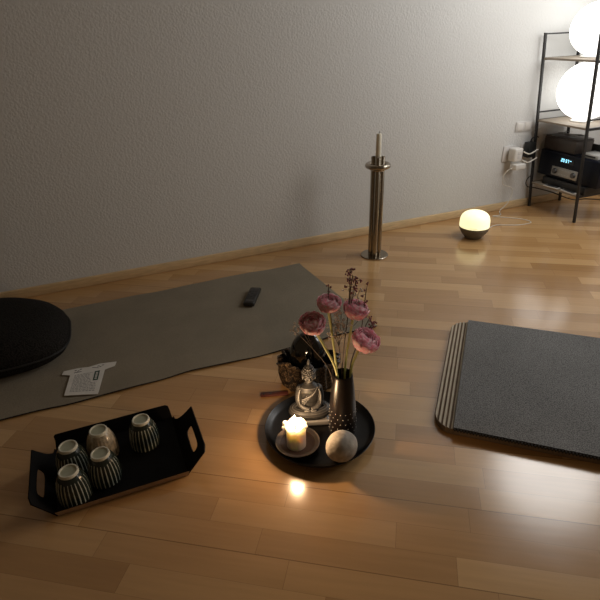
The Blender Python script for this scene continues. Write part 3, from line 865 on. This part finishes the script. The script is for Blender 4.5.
def sprig(name, label, cat, tips, base, bud, brad, spread, nb, seed, main_r=.0011):
    """twiggy filler: a main stem that branches towards several tips, each ending in a cluster of buds"""
    rnd = random.Random(seed); o = Vector((VX+base[0], VY+base[1], TZ+.02))
    t = thing(name, label, cat, o, 0, 'filler sprigs in the dark vase')
    bs, bb = B(), B()
    rim = Vector((base[0]*1.2, base[1]*1.2, TOPZ-o.z))
    cen = Vector((0, 0, 0))
    for p in tips: cen += Vector(p)-o
    cen /= len(tips); fork = rim.lerp(cen, .55)
    tube(bs, spline([(0, 0, 0), rim, fork], 6), main_r*1.3, 6)
    for p in tips:
        q = Vector(p)-o; pts = spline([fork, fork.lerp(q, .6)+Vector((rnd.uniform(-.006, .006), rnd.uniform(-.006, .006), .006)), q], 5)
        tube(bs, pts, main_r, 5)
        for k in range(nb):
            s = pts[-1-rnd.randrange(0, 6)]
            e = s+Vector((rnd.uniform(-1, 1), rnd.uniform(-1, 1), rnd.uniform(-.5, 1)))*spread
            tube(bs, [s, s.lerp(e, .5)+Vector((0, 0, .001)), e], main_r*.5, 4)
            for m in range(3):
                c = e+Vector((rnd.uniform(-1, 1), rnd.uniform(-1, 1), rnd.uniform(-1, 1)))*brad*1.5
                ball(bb, c, (brad, brad, brad*1.2), 7, 5)
    obj('stem', bs, M['dstem'], t); tag(obj('buds', bb, M[bud], t), kind='stuff')
sprig('berry_sprig', 'tall twig with dusky red buds rising highest above the flowers', 'twig',
      [(.516, .985, .490), (.524, .985, .470), (.535, .99, .452), (.515, .985, .462)], (.004, .01), 'berry', .0022, .011, 5, 2)
sprig('berry_sprig', 'short twig with one red bud tip peeking above the leftmost top flower', 'twig',
      [(.466, .995, .456)], (-.004, .012), 'berry', .0020, .006, 3, 3)
sprig('berry_sprig', 'twig with dusky red buds at the right edge of the bouquet', 'twig',
      [(.562, .985, .428), (.575, .985, .345), (.583, .98, .325)], (.012, .006), 'berry', .0021, .011, 5, 4)
sprig('white_sprig', 'fine dry white bud sprig sticking out at the left of the bouquet', 'twig',
      [(.375, .985, .372), (.388, .985, .382), (.368, .985, .360)], (-.014, .002), 'wbud', .0014, .012, 6, 5, .0006)
sprig('white_sprig', 'fine dry white bud sprig filling the middle between the pink flowers', 'twig',
      [(.475, .995, .345), (.49, .995, .36), (.505, .99, .34), (.485, .99, .32), (.50, .995, .372), (.465, .995, .315)], (.0, .004), 'wbud', .0015, .015, 16, 6, .0006)
sprig('white_sprig', 'fine dry bud sprig behind the upper right pink flower', 'twig',
      [(.535, 1.0, .425), (.55, .998, .42), (.52, 1.0, .43), (.565, .99, .36)], (.010, .012), 'wbud', .0015, .012, 7, 8, .0006)

# ------------------------------------------------------------------ seated statue
BX, BY = .432, 1.052
face = math.atan2(0-BY, 0-BX)+.06+PI/2       # local -Y looks at the camera
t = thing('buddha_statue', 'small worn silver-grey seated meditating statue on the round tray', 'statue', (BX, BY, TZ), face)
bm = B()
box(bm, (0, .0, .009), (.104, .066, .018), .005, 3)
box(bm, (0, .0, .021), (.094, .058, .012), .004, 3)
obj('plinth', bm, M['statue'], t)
bm = B()
# crossed legs
ball(bm, (0, .0, .038), (.046, .027, .015), 32, 20)
for s in (-1, 1):
    tube(bm, spline([(s*.012, .010, .046), (s*.036, .0, .043), (s*.043, -.012, .039), (s*.022, -.024, .037), (-s*.012, -.027, .036)], 8), [.013+.003*math.sin(i/32*PI) for i in range(33)], 14)
    ball(bm, (s*.041, -.006, .041), (.011, .014, .012))
# drape fan below the lap
for k in range(11):
    a = -1.25+k*.25
    tube(bm, [(.010*math.sin(a), -.027, .036), (.026*math.sin(a)*1.25, -.0295, .031), (.040*math.sin(a), -.029, .0255-.001*math.cos(a))], [.0022, .0026, .0018], 8)
# torso
lathe(bm, [(0, .035), (.028, .04), (.026, .055), (.024, .07), (.026, .09), (.029, .105), (.026, .116), (.016, .123), (.0105, .128), (.0105, .138), (0, .14)], 36, sx=1.0, sy=.68)
for s in (-1, 1):
    ball(bm, (s*.0245, 0, .107), (.0115, .011, .012))
    tube(bm, spline([(s*.026, .0, .107), (s*.0305, -.004, .088), (s*.0295, -.012, .071), (s*.019, -.023, .061), (s*.003, -.029, .0565)], 8), [.0098-.0040*(i/32) for i in range(33)], 14)
    ball(bm, (s*.008, -.030, .0555), (.0105, .007, .004))
    # sleeve edge and robe folds
    tube(bm, spline([(s*.026, -.012, .112), (s*.030, -.018, .09), (s*.028, -.022, .066)], 6), .0017, 8)
for k in range(5):
    x0 = .026-k*.002
    tube(bm, spline([(.022-k*.007, -.010-.001*k, .118-.004*k), (.006-k*.005, -.0215, .098-.006*k), (-.022, -.0185, .082-.006*k)], 6), .0015, 8)
# head
ball(bm, (0, -.002, .152), (.0155, .0165, .0195), 32, 22)
ball(bm, (0, -.006, .143), (.0105, .0105, .009))
ball(bm, (0, -.0185, .1495), (.0024, .0035, .0055)); ball(bm, (0, -.0165, .1418), (.005, .0025, .0013)); ball(bm, (0, -.0155, .1395), (.0042, .0025, .0012))
for s in (-1, 1):
    ball(bm, (s*.0062, -.0162, .1535), (.0036, .002, .0014)); tube(bm, spline([(s*.002, -.0182, .1565), (s*.0065, -.0172, .159), (s*.0115, -.0125, .1565)], 5), .0010, 6)
    ball(bm, (s*.0165, .0, .1475), (.0026, .005, .0105))
    ball(bm, (s*.0075, -.012, .147), (.005, .004, .005))
# hair cap in curls, top knot and flame tip
ball(bm, (0, .002, .158), (.0172, .0172, .0155), 28, 18)
rnd = random.Random(4)
for lat in range(5):
    zz = .158+.0145*math.sin(lat*.32); rr = .0172*math.cos(lat*.32); nn = max(6, int(18*math.cos(lat*.32)))
    for k in range(nn):
        a = 2*PI*(k+.5*(lat % 2))/nn
        if lat == 0 and math.sin(a) < -.2: continue
        ball(bm, (rr*math.cos(a), .002+rr*math.sin(a), zz), .0026, 8, 6)
lathe(bm, [(.0125, .168), (.0115, .175), (.009, .181), (.005, .186), (.0042, .191), (.003, .197), (0, .203)], 24)
for k in range(10):
    a = 2*PI*k/10; ball(bm, (.0112*math.cos(a), .0112*math.sin(a), .175), .0025, 8, 6)
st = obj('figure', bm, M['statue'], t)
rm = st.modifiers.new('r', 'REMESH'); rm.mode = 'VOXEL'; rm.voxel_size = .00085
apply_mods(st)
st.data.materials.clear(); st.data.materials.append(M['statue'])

# ------------------------------------------------------------------ black vessel and brocade behind the statue
t = thing('black_vessel', 'glossy black round vessel standing upright behind the statue', 'vessel', (.502, 1.222, 0), math.radians(-22))
bm = B(); prof = [(0, .012), (.02, .013)]
for i in range(1, 25):
    a = -1.15+(PI/2+1.15)*i/24; prof.append((max(0, .0575*math.cos(a)) if i < 24 else 0, .102+.086*math.sin(a)))
lathe(bm, prof, 56, sx=1.0, sy=.8); bd = obj('body', bm, M['gloss'], t)
bm = B(); lathe(bm, [(0, .0), (.026, .0), (.028, .004), (.025, .022), (0, .023)], 40); obj('foot', bm, M['gloss'], t)
# crumpled brocade cloth round its lower half
bm = B(); n = 120; rings = []
L_ = [(.045, .001), (.060, .001), (.066, .012), (.066, .04), (.067, .07), (.072, .092), (.075, .098), (.070, .101), (.065, .088), (.063, .07)]
for k, (r, z) in enumerate(L_):
    ring = []
    for i in range(n):
        a = 2*PI*i/n
        w = .008*noise.noise(Vector((math.cos(a)*3, math.sin(a)*3, z*14)))+.004*math.sin(a*19+k*.6)
        dz = .012*noise.noise(Vector((math.cos(a)*2.2, math.sin(a)*2.2, 5)))*(1 if z > .03 else 0)
        ring.append(bm.verts.new(((r+w)*math.cos(a)*1.28, (r+w*.6)*math.sin(a)*.84, max(.0008, z+dz))))
    rings.append(ring)
for p, q in zip(rings, rings[1:]):
    for i in range(n): bm.faces.new((p[i], p[(i+1) % n], q[(i+1) % n], q[i]))
o = obj('brocade_cloth', bm, M['brocade'], loc=(.502, 1.222, 0), rot=(0, 0, math.radians(-22)))
md = o.modifiers.new('s', 'SOLIDIFY'); md.thickness = .0012
tag(o, 'dark cloth with pale pattern bunched around the black vessel', 'cloth')
t = thing('leather_strap', 'short red-brown strap with small studs on the floor behind the round tray', 'strap', (.366, 1.218, 0), math.radians(-18))
bm = B(); box(bm, (.018, 0, .004), (.085, .018, .006), .0025, 2); obj('band', bm, M['leather'], t)
for x in (-.014, .006):
    bm = B(); lathe(bm, [(0, 0), (.0035, 0), (.003, .0015), (0, .002)], 14, c=(x, 0, .007)); obj('stud', bm, M['knob'], t)

# ------------------------------------------------------------------ ribbed mat under the grey mat
ang = math.radians(-42.0)
ex = Vector((math.cos(ang), math.sin(ang), 0)); ey = Vector((-math.sin(ang), math.cos(ang), 0))   # ex: along the mats (right), ey: up the short edge
org = Vector((.764, .846, 0))           # near left corner of the grey mat
def frame_obj(o): o.location = org; o.rotation_euler = (0, 0, ang)
# ribbed mat: local x from -.098, y from -.004 to .60; corrugated top, rounded corners
bm = B(); x0, x1, y0, y1, rc, zt = -.056, .75, .004, .600, .052, .0185
per = .0118; step = per/8; nx = int((x1-x0)/step)
cols = []
for i in range(nx+1):
    x = x0+i*step
    d = x-x0; ins = 0
    if d < rc: ins = 1.35*(rc-math.sqrt(max(0, rc*rc-(rc-d)**2)))
    ph = ((x-x0) % per)/per
    z = zt-.005*(1-math.sin(PI*ph)**.6 if 0 < ph < 1 else 1)
    if i == 0: z = .010
    a, b = y0+ins, y1-ins
    c = [bm.verts.new((x, a, .001)), bm.verts.new((x, a-.0015, z*.5)), bm.verts.new((x, a+.002, z)), bm.verts.new((x, b-.002, z)), bm.verts.new((x, b+.0015, z*.5)), bm.verts.new((x, b, .001))]
    cols.append((c, ph))
for (p, ph), (q, ph2) in zip(cols, cols[1:]):
    for k in range(6):
        f = bm.faces.new((p[k], q[k], q[(k+1) % 6], p[(k+1) % 6]))
        mid = ((ph+(ph2 if ph2 > ph else 1))/2)
        f.material_index = 0 if (k == 2 and .24 < mid < .76) else 1
bm.faces.new(cols[0][0][::-1]).material_index = 1; bm.faces.new(cols[-1][0]).material_index = 1
o = obj('ribbed_mat', bm, [M['rib_l'], M['rib_d']]); frame_obj(o)
tag(o, 'cream ribbed mat with rounded corners sticking out under the grey mat', 'mat')
# grey mat
bm = B(); x0, x1, y0, y1 = 0, .80, 0, .598; nx, ny = 40, 30; z0_, z1_ = .0192, .0285
top = [[None]*(ny+1) for _ in range(nx+1)]; bot = [[None]*(ny+1) for _ in range(nx+1)]
for i in range(nx+1):
    for j in range(ny+1):
        x = x0+(x1-x0)*i/nx; y = y0+(y1-y0)*j/ny
        w = .0006*noise.noise(Vector((x*6, y*6, 1)))
        top[i][j] = bm.verts.new((x, y, z1_+w)); bot[i][j] = bm.verts.new((x, y, z0_))
for i in range(nx):
    for j in range(ny):
        bm.faces.new((top[i][j], top[i+1][j], top[i+1][j+1], top[i][j+1])); bm.faces.new((bot[i][j], bot[i][j+1], bot[i+1][j+1], bot[i+1][j])).material_index = 1
for i in range(nx):
    bm.faces.new((bot[i][0], bot[i+1][0], top[i+1][0], top[i][0])).material_index = 1
    bm.faces.new((top[i][ny], top[i+1][ny], bot[i+1][ny], bot[i][ny])).material_index = 1
for j in range(ny):
    bm.faces.new((top[0][j], top[0][j+1], bot[0][j+1], bot[0][j])).material_index = 1
    bm.faces.new((bot[nx][j], bot[nx][j+1], top[nx][j+1], top[nx][j])).material_index = 1
gt = thing('grey_mat', 'dark grey textured mat lying on top of the ribbed cream mat', 'mat', org, ang)
obj('pad', bm, [M['greymat'], M['greyedge']], gt)
bm = B()
for i in range(100):
    x = .004+i*.008
    box(bm, (x, -.0025, .0228), (.0042, .006, .0075), .001, 1)
tag(obj('edge_knobs', bm, M['greyedge'], gt), kind='stuff')

# ------------------------------------------------------------------ light
w = bpy.data.worlds.new('room_glow'); SC.world = w; w.use_nodes = True
bg = w.node_tree.nodes['Background']; bg.inputs[0].default_value = (1, .68, .38, 1); bg.inputs[1].default_value = .071

CORNER_LAMP = (2.19, 1.575, 1.42)
for nm, en, loc, rad in (('corner_lamp', 27, CORNER_LAMP, .30), ('side_fill', 21, (2.45, .62, 1.2), .32)):  # the side light is an added, unseen fill that evens out the wall
    ll = bpy.data.lights.new(nm, 'POINT'); ll.energy = en; ll.color = (1, .985, .96); ll.shadow_soft_size = rad
    lo2 = bpy.data.objects.new(nm, ll); C.objects.link(lo2); lo2.location = loc

SC.view_settings.view_transform = 'Standard'; SC.view_settings.look = 'None'
SC.view_settings.gamma = 1; SC.view_settings.exposure = 0; SC.view_settings.use_curve_mapping = False
SC.cycles.use_denoising = True
SC.cycles.max_bounces = 8; SC.cycles.sample_clamp_indirect = 4
